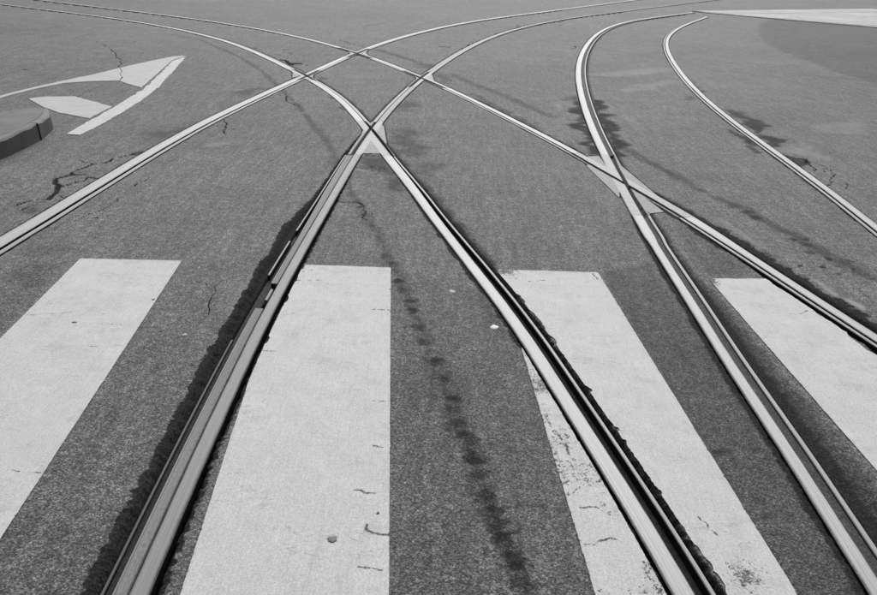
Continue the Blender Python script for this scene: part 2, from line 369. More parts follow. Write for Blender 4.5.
# ------------------------------------------------------------------ rail crossings: casting outlines (webs)
K = lambda x0, y0, pts: gps(crop(x0, y0, pts))
CROSS = [
 dict(rails='AB', webs=[gps([(361.5, 153.3), (380.5, 153.3), (371, 128)]), K(300, 60, [(415, 410), (470, 370), (492, 388), (508, 485), (490, 500), (430, 440)]), K(300, 60, [(365, 412), (400, 420), (345, 470)]), K(300, 60, [(390, 372), (420, 372), (410, 410)])], yr=None,
      label='cast steel crossing where two rails meet above the widest painted stripe', cell=.0042),
 dict(rails='DB', webs=[gps([(300, 77), (311, 71.5), (313.5, 75), (312.5, 79.5)]), gps([(290.5, 70), (292.5, 73), (291.5, 78), (299, 76)])], yr=None,
      label='small cast crossing at the left end of the diamond of rails', cell=.009),
 dict(rails='DE', webs=[gps([(346, 49.5), (349.5, 53.5), (348, 57), (359, 54)]), gps([(358, 52), (368, 49.5), (366, 52.5), (368.5, 56.5)])], yr=None,
      label='farthest small cast crossing at the top of the diamond of rails', cell=.012),
 dict(rails='AE', webs=[gps([(412.5, 73.5), (416, 78), (415.5, 86), (423, 79)]), gps([(424, 79), (431, 72.5), (433, 76), (434.5, 81.5), (427, 82)])], yr=None,
      label='cast crossing at the right end of the diamond of rails', cell=.008),
 dict(rails='CE', webs=[K(560, 120, [(158, 212), (230, 210), (330, 350), (300, 340)]), K(560, 120, [(150, 262), (200, 262), (345, 345), (350, 458)]), K(560, 120, [(340, 250), (580, 450), (560, 470), (395, 395)]), K(560, 120, [(395, 390), (440, 410), (610, 538), (525, 547)])], yr=None,
      label='long cast steel crossing where the right hand rails cross, between dark stains', cell=.0032),
]
for c in CROSS:
    allp = np.concatenate(c['webs'])
    c['yr'] = (allp[:, 1].min() - .05, allp[:, 1].max() + .08)
SPANS = {k: [] for k in RAILS}
for c in CROSS:
    for k in c['rails']: SPANS[k].append(c['yr'])

def in_casting_y(k, y):
    m = np.zeros(np.shape(y), bool)
    for a, b in SPANS[k]: m |= (y > a) & (y < b)
    return m

# ------------------------------------------------------------------ road relief, dirt and painted recess shade
def road_base(x, y):
    return (fbm(x * 1.1, y * 1.1, 5, 3) - .5) * .006 * np.clip(1 - np.hypot(x, y) / 40, 0, 1)

CRACKS = []                                               # (polyline, half width, depth)
def crack(pts, wid, seed, amp=.012, step=.05, soft=1.0):
    P = jag(gps(pts), amp, step, seed); CRACKS.append((P, wid * .75, soft))
    r = np.random.default_rng(seed + 1000)
    if len(P) > 4:                                        # short side branches
        for _ in range(int(1 + len(P) / 7)):
            i = r.integers(1, len(P) - 1); a = P[i]; d = P[i] - P[i - 1]; L = np.hypot(*d) + 1e-6
            an_ = math.atan2(d[1], d[0]) + r.choice([-1, 1]) * r.uniform(.5, 1.2); ln = r.uniform(1.2, 3.5) * step * 1.2
            b = a + ln * np.array([math.cos(an_), math.sin(an_)]); CRACKS.append((jag(np.array([a, b]), amp * .7, step * .5, seed + 7), wid * .4, soft))
crack(crop(0, 140, [(85, 385), (150, 360), (230, 345), (285, 345)]), .012, 1); crack(crop(0, 140, [(285, 345), (320, 315), (335, 290), (325, 240)]), .022, 2, .006); crack(crop(0, 140, [(322, 240), (360, 215), (420, 185), (500, 158), (540, 140), (640, 125)]), .016, 3)
crack(crop(0, 140, [(640, 122), (660, 105), (730, 92), (830, 68)]), .012, 4); crack(crop(0, 140, [(445, 245), (480, 240), (510, 215), (550, 220)]), .010, 5)
crack(crop(0, 140, [(345, 320), (370, 340)]), .006, 6); crack(crop(0, 140, [(430, 475), (500, 440), (600, 405), (650, 375), (690, 340)]), .007, 7); crack(crop(0, 140, [(690, 300), (740, 280), (800, 250), (870, 220)]), .007, 8)
crack(crop(0, 140, [(120, 410), (170, 385), (230, 365)]), .010, 9)
crack(crop(0, 0, [(555, 240), (610, 255), (650, 290), (675, 330), (710, 345), (712, 370), (690, 390)]), .012, 10, .03, .15); crack(crop(0, 0, [(720, 430), (705, 445), (715, 460), (705, 475)]), .014, 11, .01, .1)
crack(crop(0, 0, [(455, 560), (520, 530), (570, 510)]), .008, 12, .02, .15)
crack(crop(300, 140, [(210, 355), (260, 365), (330, 362), (360, 375)]), .011, 13); crack(crop(300, 140, [(360, 375), (390, 420), (400, 470)]), .006, 14)
crack(crop(300, 140, [(330, 160), (390, 172), (440, 182)]), .006, 15); crack(crop(300, 140, [(380, 88), (460, 90)]), .018, 16, .004); crack(crop(300, 140, [(350, 150), (420, 158), (500, 170)]), .010, 17)
crack(crop(180, 250, [(165, 380), (165, 320), (185, 270), (200, 210), (240, 180)]), .004, 18); crack(crop(150, 60, [(435, 345), (440, 385), (435, 430)]), .010, 19, .02, .1)
crack(crop(727, 100, [(300, 310), (360, 335), (450, 342), (468, 355), (460, 370)]), .020, 20); crack(crop(727, 100, [(485, 365), (540, 375), (590, 400), (625, 440), (610, 490), (580, 500)]), .008, 21, .015)
crack(crop(727, 100, [(490, 365), (500, 390), (525, 405), (510, 415)]), .010, 22); crack(crop(727, 100, [(690, 480), (705, 500), (690, 520)]), .006, 23)
crack(crop(450, 0, [(700, 265), (740, 270), (715, 285)]), .02, 24, .02, .2); crack(crop(450, 0, [(740, 258), (800, 250), (830, 260)]), .012, 25, .03, .2)
crack(crop(150, 60, [(740, 200), (800, 205), (850, 260), (875, 270)]), .012, 26, .02, .15); crack(crop(300, 0, [(220, 230), (300, 255), (380, 275)]), .02, 27, .02, .2); crack(crop(300, 0, [(390, 150), (440, 140), (500, 125)]), .02, 28, .05, .4)
crack(crop(450, 0, [(340, 180), (400, 160), (500, 140)]), .05, 29, .02, .3); crack(crop(450, 0, [(50, 310), (120, 270), (210, 225), (330, 185)]), .04, 30, .04, .2)
crack(crop(450, 0, [(560, 140), (640, 128), (700, 105)]), .03, 31, .04, .3)
crack(crop(150, 0, [(750, 345), (800, 360), (825, 380)]), .05, 32, .05, .1); crack(crop(150, 0, [(520, 265), (640, 310), (700, 335)]), .03, 33, .03, .2)
crack(crop(0, 0, [(85, 405), (250, 405), (400, 402)]), .008, 34, .02, .2); crack(crop(450, 0, [(500, 150), (600, 150), (760, 190)]), .004, 35, .04, .3)

TRAIL = [(170, 34), (201, 40), (240, 57), (262, 71), (284, 92), (300, 108), (317, 130), (325.6, 139), (332.5, 152), (348, 185), (360, 207), (372, 224), (382, 243), (393, 263.5), (399.5, 281), (409, 301), (419, 323), (427, 340.5), (435, 361), (445.6, 378), (452, 398), (457.6, 424), (467, 438), (475, 458), (479, 474), (487, 495), (492, 508), (497, 525), (505.5, 537), (512, 556), (519, 576), (524, 595)]
DROPS = [(360, 207, 3), (372, 226, 3), (385, 256, 4), (392, 263, 4), (399.5, 281, 5), (404, 289, 4), (409, 301, 5), (413, 310, 5), (419, 327, 6), (424, 341, 5), (435, 361, 5), (436, 364, 4), (446, 379, 5), (452.5, 398, 5), (453, 409, 6), (457.6, 423, 7), (463, 434, 6), (469, 439, 7), (472, 452, 5), (475, 460, 7), (479, 474, 7), (487, 495, 8), (492, 508, 7), (494, 512, 8), (497, 525, 8), (503, 536, 8), (507, 542, 7), (512, 556, 9), (516, 566, 9), (521, 580, 9)]
TRAIL2 = [(628, 150), (645, 160), (660, 168), (680, 178), (700, 190), (727, 202), (745, 208), (760, 219), (780, 230), (797, 236), (806, 243), (820, 250), (837, 260), (850, 267), (868, 278)]
DROPS2 = [(805, 240, 4), (808, 245, 4), (811, 253, 4), (795, 240, 3), (822, 267, 3), (838, 266, 2), (838, 274, 2), (800, 266, 2), (735, 206, 5), (748, 212, 5), (755, 217, 5), (849, 261, 3), (853, 269, 3), (829, 259, 4), (845, 263, 4)]
TRAIL3 = [(377, 49.6), (398, 56), (420, 63)]; TRAIL4 = [(452, 74), (467, 82), (501, 94), (529, 106.5), (552, 117)]

STAINS = [  # (outline, soft edge, warp, strength)
 (crop(540, 60, [(140, 300), (200, 270), (180, 250), (215, 240), (190, 210), (228, 215), (300, 440), (348, 560), (290, 552), (235, 490), (270, 470), (210, 410), (160, 395), (235, 360), (215, 320)]), .03, .05, .95),
 (crop(540, 60, [(285, 150), (310, 230), (375, 235), (390, 285), (350, 310), (455, 320), (400, 335), (480, 415), (420, 430), (500, 490), (480, 560), (430, 570), (330, 310)]), .03, .05, .95),
 (crop(540, 60, [(150, 210), (220, 205), (225, 240), (120, 240)]), .05, .04, .30),
 (crop(727, 100, [(60, 110), (130, 130), (240, 152), (165, 200), (240, 210), (335, 235), (300, 275), (260, 285), (150, 190)]), .03, .05, .85),
 (crop(727, 100, [(300, 310), (380, 335), (465, 345), (468, 370), (430, 405), (360, 370)]), .02, .03, .80),
 (crop(727, 100, [(20, 160), (60, 190), (150, 250), (210, 320), (160, 305), (140, 275), (40, 215)]), .03, .05, .85),
 (crop(727, 100, [(0, 60), (100, 70), (90, 90), (20, 85)]), .04, .04, .5),
 (crop(640, 40, [(230, 320), (300, 330), (330, 360), (270, 350)]), .06, .05, .45), (crop(640, 40, [(250, 180), (330, 270), (380, 310), (340, 300)]), .03, .04, .7), (crop(640, 40, [(480, 400), (600, 430), (740, 500), (640, 500), (560, 450)]), .04, .06, .75),
 (crop(727, 100, [(400, 450), (480, 480), (560, 540), (500, 530)]), .03, .03, .5),
 (crop(300, 60, [(150, 170), (230, 205), (240, 240), (310, 260), (300, 295), (260, 290)]), .05, .05, .7), (crop(300, 60, [(75, 90), (140, 100), (160, 140)]), .05, .05, .5),
 (crop(300, 60, [(505, 390), (620, 400), (700, 520), (680, 580), (600, 570), (560, 500)]), .12, .08, .55), (crop(300, 60, [(560, 250), (680, 230), (660, 280), (540, 330)]), .12, .08, .5), (crop(300, 60, [(690, 20), (790, 25), (760, 50), (700, 45)]), .15, .08, .6), (crop(300, 60, [(790, 60), (877, 100), (877, 160), (800, 100)]), .1, .06, .45),
 (crop(150, 60, [(480, 200), (560, 180), (640, 150), (680, 150), (640, 190), (540, 215)]), .12, .10, .55), (crop(150, 60, [(0, 430), (150, 400), (300, 350), (420, 290), (480, 230), (500, 260), (300, 370), (0, 510)]), .12, .06, .5), (crop(150, 60, [(680, 220), (740, 205), (700, 220)]), .03, .03, .9),
 (crop(0, 140, [(130, 410), (290, 380), (240, 430), (170, 440)]), .06, .05, .5), (crop(0, 140, [(770, 80), (870, 60), (830, 80)]), .02, .02, .9),
 (crop(300, 140, [(345, 100), (480, 95), (570, 220), (640, 300), (540, 300), (480, 200), (330, 160)]), .06, .05, .55), (crop(300, 140, [(690, 130), (800, 130), (740, 260), (700, 210)]), .08, .05, .42),
 (crop(450, 80, [(100, 60), (180, 90), (300, 160), (400, 220), (540, 280), (500, 285), (240, 160)]), .05, .04, .5),
 (crop(620, 180, [(130, 20), (300, 110), (420, 190), (560, 280), (760, 400), (877, 440), (877, 500), (740, 420), (500, 260), (250, 110)]), .06, .04, .55),
 (crop(577, 190, [(260, 70), (300, 160), (380, 250), (560, 250), (440, 180), (300, 90)], 2.923), .05, .04, .22),
 (crop(700, 360, [(70, 545), (110, 520), (180, 525), (230, 550), (150, 570)]), .02, .02, .45), (crop(700, 360, [(280, 520), (360, 515), (390, 540), (330, 550)]), .02, .02, .4), (crop(700, 360, [(130, 270), (200, 255), (190, 285)]), .02, .02, .3),
 (crop(380, 250, [(400, 0), (460, 0), (640, 280), (800, 540), (720, 520), (560, 300), (540, 200)]), .03, .02, .26), (crop(380, 250, [(310, 10), (350, 12), (330, 20)]), .006, .01, .5),
 ([(20, 262), (60, 262), (40, 285), (14, 290)], .04, .05, .25), ([(14, 240), (120, 250), (60, 256), (14, 258)], .05, .05, .2),
]
DUST = [
 (crop(560, 0, [(170, 430), (400, 405), (660, 395), (640, 420), (300, 450)]), .10, .08, .30), (crop(560, 0, [(350, 520), (500, 490), (700, 465), (660, 490), (420, 545)]), .10, .08, .33),
 (crop(540, 60, [(70, 255), (110, 260), (140, 290), (120, 285)]), .03, .02, .45), (crop(540, 60, [(460, 310), (520, 340), (570, 370), (540, 370)]), .04, .02, .40),
 (crop(727, 100, [(500, 150), (700, 130), (830, 110), (830, 210), (700, 200), (540, 180)]), .10, .10, .28), (crop(727, 100, [(430, 250), (480, 290), (560, 330), (550, 360), (470, 330), (340, 290)]), .06, .06, .32),
 (crop(150, 60, [(500, 175), (590, 155), (520, 185)]), .04, .03, .5), (crop(150, 60, [(320, 500), (380, 480), (480, 475), (470, 495), (360, 515)]), .06, .05, .35),
 (crop(620, 180, [(500, 205), (560, 225), (760, 330), (877, 410), (820, 390), (640, 285)]), .025, .03, .35), (crop(620, 180, [(730, 210), (780, 270), (770, 275)]), .02, .02, .4),
 (crop(727, 180, [(100, 190), (160, 275), (210, 360), (250, 430), (225, 400), (180, 310)]), .02, .02, .35), (crop(727, 260, [(680, 215), (740, 235), (820, 275), (820, 300), (740, 260)]), .015, .02, .85), (crop(727, 260, [(480, 90), (560, 130), (660, 200), (690, 240), (620, 200), (540, 140)]), .015, .02, .55),
 (crop(727, 100, [(30, 345), (110, 410), (215, 480), (200, 475), (100, 410)]), .015, .01, .35),
 (crop(300, 140, [(330, 325), (370, 328), (360, 335)]), .008, .005, .7), (crop(300, 140, [(390, 95), (470, 100), (460, 112), (390, 108)]), .02, .01, .4), (crop(300, 140, [(330, 165), (440, 180), (400, 185), (330, 178)]), .02, .01, .35),
 (crop(130, 340, [(440, 90), (480, 80), (470, 110)]), .01, .01, .25), (crop(180, 250, [(340, 180), (420, 130), (400, 230), (260, 360), (200, 400), (180, 380)]), .05, .04, .18),
]
PATCH = gps([(775, 17.8), (764, 21), (758.5, 26), (757.5, 31), (761, 37), (768, 43), (778, 49), (792, 56), (812, 63), (840, 73), (868, 82), (905, 96), (905, 31), (868, 27.5), (820, 22.5)])

def road_fields(x, y):
    n = x.shape
    z = road_base(x, y)
    tar_shade = np.zeros(n, np.float32); stain = np.zeros(n, np.float32); dust = np.zeros(n, np.float32)
    tone = np.ones(n, np.float32)
    drop = np.zeros(n, np.float32); crk = np.zeros(n, np.float32)
    near = (np.hypot(x, y) < 60) & (y > -5.5) & (y < 28.5)
    rag = (fbm(x * 55, y * 55, 31, 3) - .5); rag2 = (fbm(x * 9, y * 9, 41, 3) - .5)
    for k in RAILS:
        t, ys = rail_t(k, x, y)
        wh = WH[k](ys) / 2; le = lip_edge(k, ys)
        go = GO[k](ys); gg = GG[k](ys)
        eo = (-wh - t) - go * (1 + .6 * rag2) - np.minimum(go, .012) * 1.5 * rag
        eg = (t - le) - gg * (1 + .6 * rag2) - np.minimum(gg, .012) * 1.5 * rag
        e = np.maximum(eo, eg)                            # >0 outside the open gap
        foot = np.maximum(-wh - t, t - le)                # >0 outside the rail itself
        drop = np.maximum(drop, sstep(.004, -.006, foot) * near)
        slope = np.where((t > 0) & (k == 'A'), .035, .012)
        z = z - .028 * sstep(.004, -1, e / slope) * near
        rw = dict(A=.7, C=.35).get(k, 1.5); to = TO[k](ys) * (1 + rw * rag2); tg = TG[k](ys) * (1 + rw * rag2)
        soft = np.where(t < 0, np.clip(1 - eo / np.maximum(to, .004), 0, 1), np.clip(1 - eg / np.maximum(tg, .004), 0, 1))
        far = np.clip(1.25 - ys / 16, .3, 1)
        s2 = np.clip(soft * 1.35, 0, 1) ** 1.2 * (1.0 + dict(C=.45).get(k, 1.1) * rag)
        if k in 'BC':                                     # asphalt darkened in a smooth band beside this rail
            stain = np.maximum(stain, .86 * np.clip(soft * 1.25, 0, 1) ** .9 * (1 + .5 * rag) * near * (t > 0) * (1 if k == 'C' else .85 * far)); s2 = np.where(t > 0, s2 * sstep(.5, .9, soft), s2)
        tar_shade = np.maximum(tar_shade, np.clip(s2, 0, 1) * near * far)
        tar_shade = np.maximum(tar_shade, sstep(.004, -.004, e) * near * np.clip((19 - ys) / 8, 0, 1))  # the open gap is blackened, its shade painted with the tar
        # the asphalt sags a little towards the rail
        z = z - .006 * np.clip(soft, 0, 1) * near
    for c in CROSS:
        for wb in c['webs']:
            cc = soft_poly(x, y, wb, .014, 0, n=8); drop = np.maximum(drop, sstep(.3, .6, cc)); tar_shade = np.maximum(tar_shade, sstep(.0, .5, cc))
    z = z - .07 * drop * np.clip((26 - y) / 8, 0, 1)
    for P, wid, soft in CRACKS:
        m = wid * 4
        b = (x > P[:, 0].min() - m) & (x < P[:, 0].max() + m) & (y > P[:, 1].min() - m) & (y < P[:, 1].max() + m)
        if b.any():
            d = seg_dist(x[b], y[b], P); ww = wid * (.45 + 1.1 * fbm(x[b] * 12, y[b] * 12, 77, 2))
            q = np.clip(1 - d / (ww * 2.3), 0, 1)
            crk[b] = np.maximum(crk[b], q); z[b] -= sstep(.5, .9, q) * min(.010, wid)
    for i, (pl, jit, wp, st) in enumerate(STAINS):
        cov = soft_poly(x, y, gps(pl), jit, wp, 7.0, 2.2, 100 + i)
        grain = np.clip(.92 + 1.1 * (fbm(x * 7, y * 16, 300 + i, 3) - .35), .4, 1) if cov.any() else 1
        stain = np.maximum(stain, cov * st * grain)
    for i, (pl, jit, wp, st) in enumerate(DUST):
        cov = soft_poly(x, y, gps(pl), jit, wp, 5.0, 2.0, 200 + i)
        dust = np.maximum(dust, cov * st * np.clip(.6 + .9 * fbm(x * 12, y * 12, 400 + i, 3), 0, 1) if cov.any() else cov)
    for tr, wd, st in ((TRAIL, .036, .42), (TRAIL2, .045, .55), (TRAIL3, .07, .5), (TRAIL4, .07, .45)):
        P = gps(tr); b = (x > P[:, 0].min() - .4) & (x < P[:, 0].max() + .4) & (y > P[:, 1].min() - .4) & (y < P[:, 1].max() + .4)
        d = seg_dist(x[b], y[b], P); nn = fbm(x[b] * 14, y[b] * 14, 9, 3); n3 = fbm(x[b] * 3, y[b] * 3, 19, 2)
        dd = d + (nn - .5) * wd * 2.4
        stain[b] = np.maximum(stain[b], np.exp(-(dd / (wd * (.6 + n3))) ** 2) * st * np.clip(.2 + 1.5 * nn, 0, 1))
    for k, (px, py, rp) in enumerate(DROPS + DROPS2):
        a, bb = gp(px, py); r = rp * 1.15 * (bb * .927 + .54) / 840.0
        b = (np.abs(x - a) < r * 4) & (np.abs(y - bb) < r * 5)
        if b.any():
            d = np.hypot(x[b] - a, (y[b] - bb) / 1.15) * (1 + 1.6 * (fbm(x[b] * 45, y[b] * 45, 500 + k, 3) - .5))
            stain[b] = np.maximum(stain[b], sstep(r * 1.7, r * .5, d) * (.74 + .14 * math.sin(k * 2.1)))
    pt = soft_poly(x, y, PATCH, .10, .10, .9, 1.0, 61)
    tone = tone * (1 - .36 * pt)
    # paving lots of different age
    tone = tone * (1 + .26 * (fbm(x * .55, y * .55, 71, 3) - .5)) * (1 + .16 * (fbm(x * 2.2, y * 2.2, 81, 3) - .5))
    tone = tone * (1 - .40 * soft_poly(x, y, gps([(600, 273), (650, 262), (690, 320), (870, 590), (870, 640), (800, 640)]), .03, .03, 3, 1, 91))
    tone = tone * (1 - .14 * soft_poly(x, y, gps([(398, 268), (520, 300), (640, 595), (388, 640)]), .05, .03, 3, 1, 92))
    tone = tone * (1 - .10 * soft_poly(x, y, gps([(690, 215), (870, 330), (870, 460), (705, 275), (655, 210)]), .05, .03, 3, 1, 93))
    tone = tone * (1 + .10 * sstep(7, 24, y))             # grazing-light paleness painted in towards the distance
    return z, tar_shade, stain, dust, tone, crk

# the road: one sheet to the horizon, finely divided where the photograph looks at it
ph = np.concatenate([np.linspace(84, 46, 40, endpoint=False), np.linspace(46, 1.6, 750)])
rr = np.concatenate([[.02], EYE / np.tan(np.radians(ph)), np.geomspace(56, 4000, 26)])
an = np.radians(np.concatenate([np.linspace(-180, -60, 48, endpoint=False), np.linspace(-60, -39, 90, endpoint=False), np.linspace(-39, 39, 1020, endpoint=False), np.linspace(39, 60, 90, endpoint=False), np.linspace(60, 180, 48, endpoint=False)]))
nr, na = len(rr), len(an)
XX = (rr[:, None] * np.sin(an)[None, :]).ravel(); YY = (rr[:, None] * np.cos(an)[None, :]).ravel()
z, tar_shade, stain, dust, tone, crk = road_fields(XX, YY)
I, J = np.meshgrid(np.arange(nr - 1), np.arange(na), indexing='ij'); J2 = (J + 1) % na
F = np.stack([I * na + J, (I + 1) * na + J, (I + 1) * na + J2, I * na + J2], -1).reshape(-1, 4)[:, ::-1]
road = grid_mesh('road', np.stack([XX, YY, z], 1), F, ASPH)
for nm_, v_ in (('tar_shade', tar_shade), ('stain', stain), ('dust', dust), ('tone', tone), ('crack', crk)): attr(road, nm_, np.clip(v_, 0, 3))
tag(road, 'grey worn asphalt street surface with blackened rail edges, cracks and oil drips', None, kind='structure')

# ------------------------------------------------------------------ rails
def sweep(name, k, prof_fn, ys, mat, parent, edge_fn=None):
    """sweep a cross-section (t, z) along rail k; closed ends"""
    V = []; E = []; UV = []; n = None; s_acc = 0; last = None
    for y in ys:
        x = float(np.interp(y, TAB, RX[k])); s = float(np.interp(y, TAB, RS[k])); q = math.hypot(1, s)
        nx, ny = SIDE[k] / q, -s * SIDE[k] / q
        if last is not None: s_acc += math.hypot(x - last[0], y - last[1])
        last = (x, y)
        pr = prof_fn(y); n = len(pr)
        zb = float(road_base(np.array([x]), np.array([y]))[0])
        for t, zz, ed in pr:
            V.append((x + nx * t, y + ny * t, zz + zb)); E.append(ed); UV.append((t, y))
    Fc = []; m = len(ys)
    for i in range(m - 1):
        for j in range(n):
            a = i * n + j; b = i * n + (j + 1) % n
            Fc.append((a, b, b + n, a + n) if SIDE[k] > 0 else (a, a + n, b + n, b))
    Fc.append(tuple(range(n - 1, -1, -1)) if SIDE[k] > 0 else tuple(range(n)))
    Fc.append(tuple(range((m - 1) * n, m * n)) if SIDE[k] > 0 else tuple(range(m * n - 1, (m - 1) * n - 1, -1)))
    return V, Fc, E, UV

def sweep_parts(name, k, prof_fn, spans, mat, parent, label=None):
    AV, AF, AE, AU = [], [], [], []
    for a, b in spans:
        ys = [a]
        while ys[-1] < b:
            ys.append(min(b, ys[-1] + max(.03, .012 * ys[-1]) if ys[-1] < 45 else b))
        V, Fc, E, UV = sweep(name, k, prof_fn, ys, mat, parent)
        o = len(AV); AV += V; AE += E; AU += UV; AF += [tuple(i + o for i in f) for f in Fc]
    o = mesh_obj(name, AV, AF, mat, parent)
    bm = bmesh.new(); bm.from_mesh(o.data); bmesh.ops.recalc_face_normals(bm, faces=bm.faces); bm.to_mesh(o.data); bm.free()
    attr(o, 'edge', AE)
    a = o.data.attributes.new('rail_uv', 'FLOAT_VECTOR', 'POINT'); a.data.foreach_set('vector', np.array([(u, v, 0) for u, v in AU], np.float32).ravel())
    if label: o['label'] = label
    return o

def free_spans(k, y0, y1):
    cuts = sorted(SPANS[k]); out = []; a = y0
    for c0, c1 in cuts:
        out.append((a, c0 - .001)); a = c1 + .001
    out.append((a, y1)); return out

def lift(y): return max(0, y - 9) * .0010          # far off the road sinks a little beside the rails
def w_seed(k): return ord(k) * 1.7
def far_plain(pr, y): return pr if y < 11 else [(t, zz, min(e, .2)) for t, zz, e in pr]   # painted wall shade left off in the distance
def head_prof(k, top0=.0012):
    def f(y):
        w = WH[k](y) / 2 + .0003 * math.sin(y * 7.3 + w_seed(k)) + .0004 * math.sin(y * 31 + w_seed(k)); top = top0 + lift(y)
        return far_plain([(-w, -.07, 2), (-w, top - .007, 2), (-w, top - .004, 1.2), (-w + .003, top - .0004, .9), (-w + .008, top, .1), (0, top, 0), (w - .006, top, 0), (w - .003, top - .0004, .5), (w, top - .003, 1.2), (w, top - .006, 2), (w, -.07, 2)], y)
    return f
def groove_prof(k, depth):
    def f(y):
        a = inner(k, y) - .002; b = inner(k, y) + WG[k](y) + .002; m = (a + b) / 2
        return [(a, -.068, 1), (a, depth + .006, 1), (m - .006, depth, 1), (m + .006, depth + .001, 1), (b, depth + .005, 1), (b, -.068, 1)]
    return f
def lip_prof(k, top0, tilt=0.0):
    def f(y):
        top = top0 + lift(y)
        a = inner(k, y) + WG[k](y); b = a + WL[k](y); c = min(.004, (b - a) * .25)
        return far_plain([(a, -.066, 2), (a, top - .006, 2), (a, top - .003, 1.3), (a + c * .6, top - tilt, .1), (b - c * .6, top + tilt, .1), (b, top - .003, 1), (b, top - .006, 2), (b, -.066, 2)], y)
    return f

RL = dict(
 A='duller tram rail with a broken black trench, left of the widest painted stripe',
 B='bright tram rail cutting through the painted stripe at the bottom centre',
 C='bright tram rail that runs out at the bottom right corner of the photo',
 D='broad pale tram rail at the left, passing below the cracked asphalt',
 E='tram rail along the right edge of the rightmost stripe, black band beside it',
 F='tram rail farthest right, between oil stains, crossing no other rail')
RANGE = dict(A=(-3, 45), B=(-3, 26), C=(-3, 29.6), D=(-3, 45), E=(-3, 26), F=(-3, 27.4))
for k in 'ABCDEF':
    y0, y1 = RANGE[k]
    root = empty('tram_rail', (float(np.interp(1.5, TAB, RX[k])), 1.5, 0)); bpy.context.view_layer.update()
    tag(root, RL[k], 'tram rail', 'rails of the tram junction')
    inv = Matrix.Translation(-root.location)
    parts = []
    fs = free_spans(k, y0, y1)
    parts.append(sweep_parts('head', k, head_prof(k), fs, STEEL_D if k == 'A' else STEEL, root))
    if k == 'A':
        # rough guard strip beside the head, broken away around the damaged spot
        def band(y):
            a = WH['A'](y) / 2 + .005; b = a + A_BAND(y) + .006 * (1 if y < 3.5 else 0)
            zt = -.004
            return [(a, -.066, 1), (a, zt - .004, 1), (a + .003, zt, .8), (b - .007, zt - .001, .6), (b - .005, zt + .002, 0), (b - .001, zt + .001, 0), (b, zt - .004, 1.3), (b, zt - .008, 2), (b, -.066, 2)]
        bs = []
        for a, b in fs:
            if a < 3.5 < b: bs += [(a, 3.33), (3.63, b)]
        parts.append(sweep_parts('guard_strip', k, band, bs, BAND, root, 'rough darker steel strip beside the running head'))
        def frag(y):
            a = WH['A'](y) / 2 + .012; return [(a, -.05, 1), (a, -.012, .7), (a + .010, -.008, .2), (a + .014, -.014, .7), (a + .014, -.05, 1)]
        parts.append(sweep_parts('broken_piece', k, frag, [(3.44, 3.57)], LIPST, root, 'loose broken piece of the guard strip'))
        parts.append(sweep_parts('groove', k, groove_prof(k, -.040), fs, GRIME, root))
        ls = [(-3, 3.05)]
        parts.append(sweep_parts('sunken_lip', k, lip_prof(k, -.026), ls, SUNK, root))
        def lp(y):
            return [(t - .006, zz, e) for t, zz, e in lip_prof('A', -.006)(y)]
        l2 = [(3.74, 4.26), (4.44, fs[0][1])] + fs[1:]
        parts.append(sweep_parts('lip', k, lp, l2, BAND, root))
    else:
        dep = dict(B=-.042, C=-.013, D=-.028, E=-.030, F=-.030)[k]
        parts.append(sweep_parts('groove', k, groove_prof(k, dep), fs, SILT if k == 'C' else GRIME, root))
        parts.append(sweep_parts('lip', k, lip_prof(k, dict(B=-.004, C=.0005, D=.0005, E=0, F=0)[k]), fs, LIPST, root))
    for p in parts: p.matrix_parent_inverse = inv

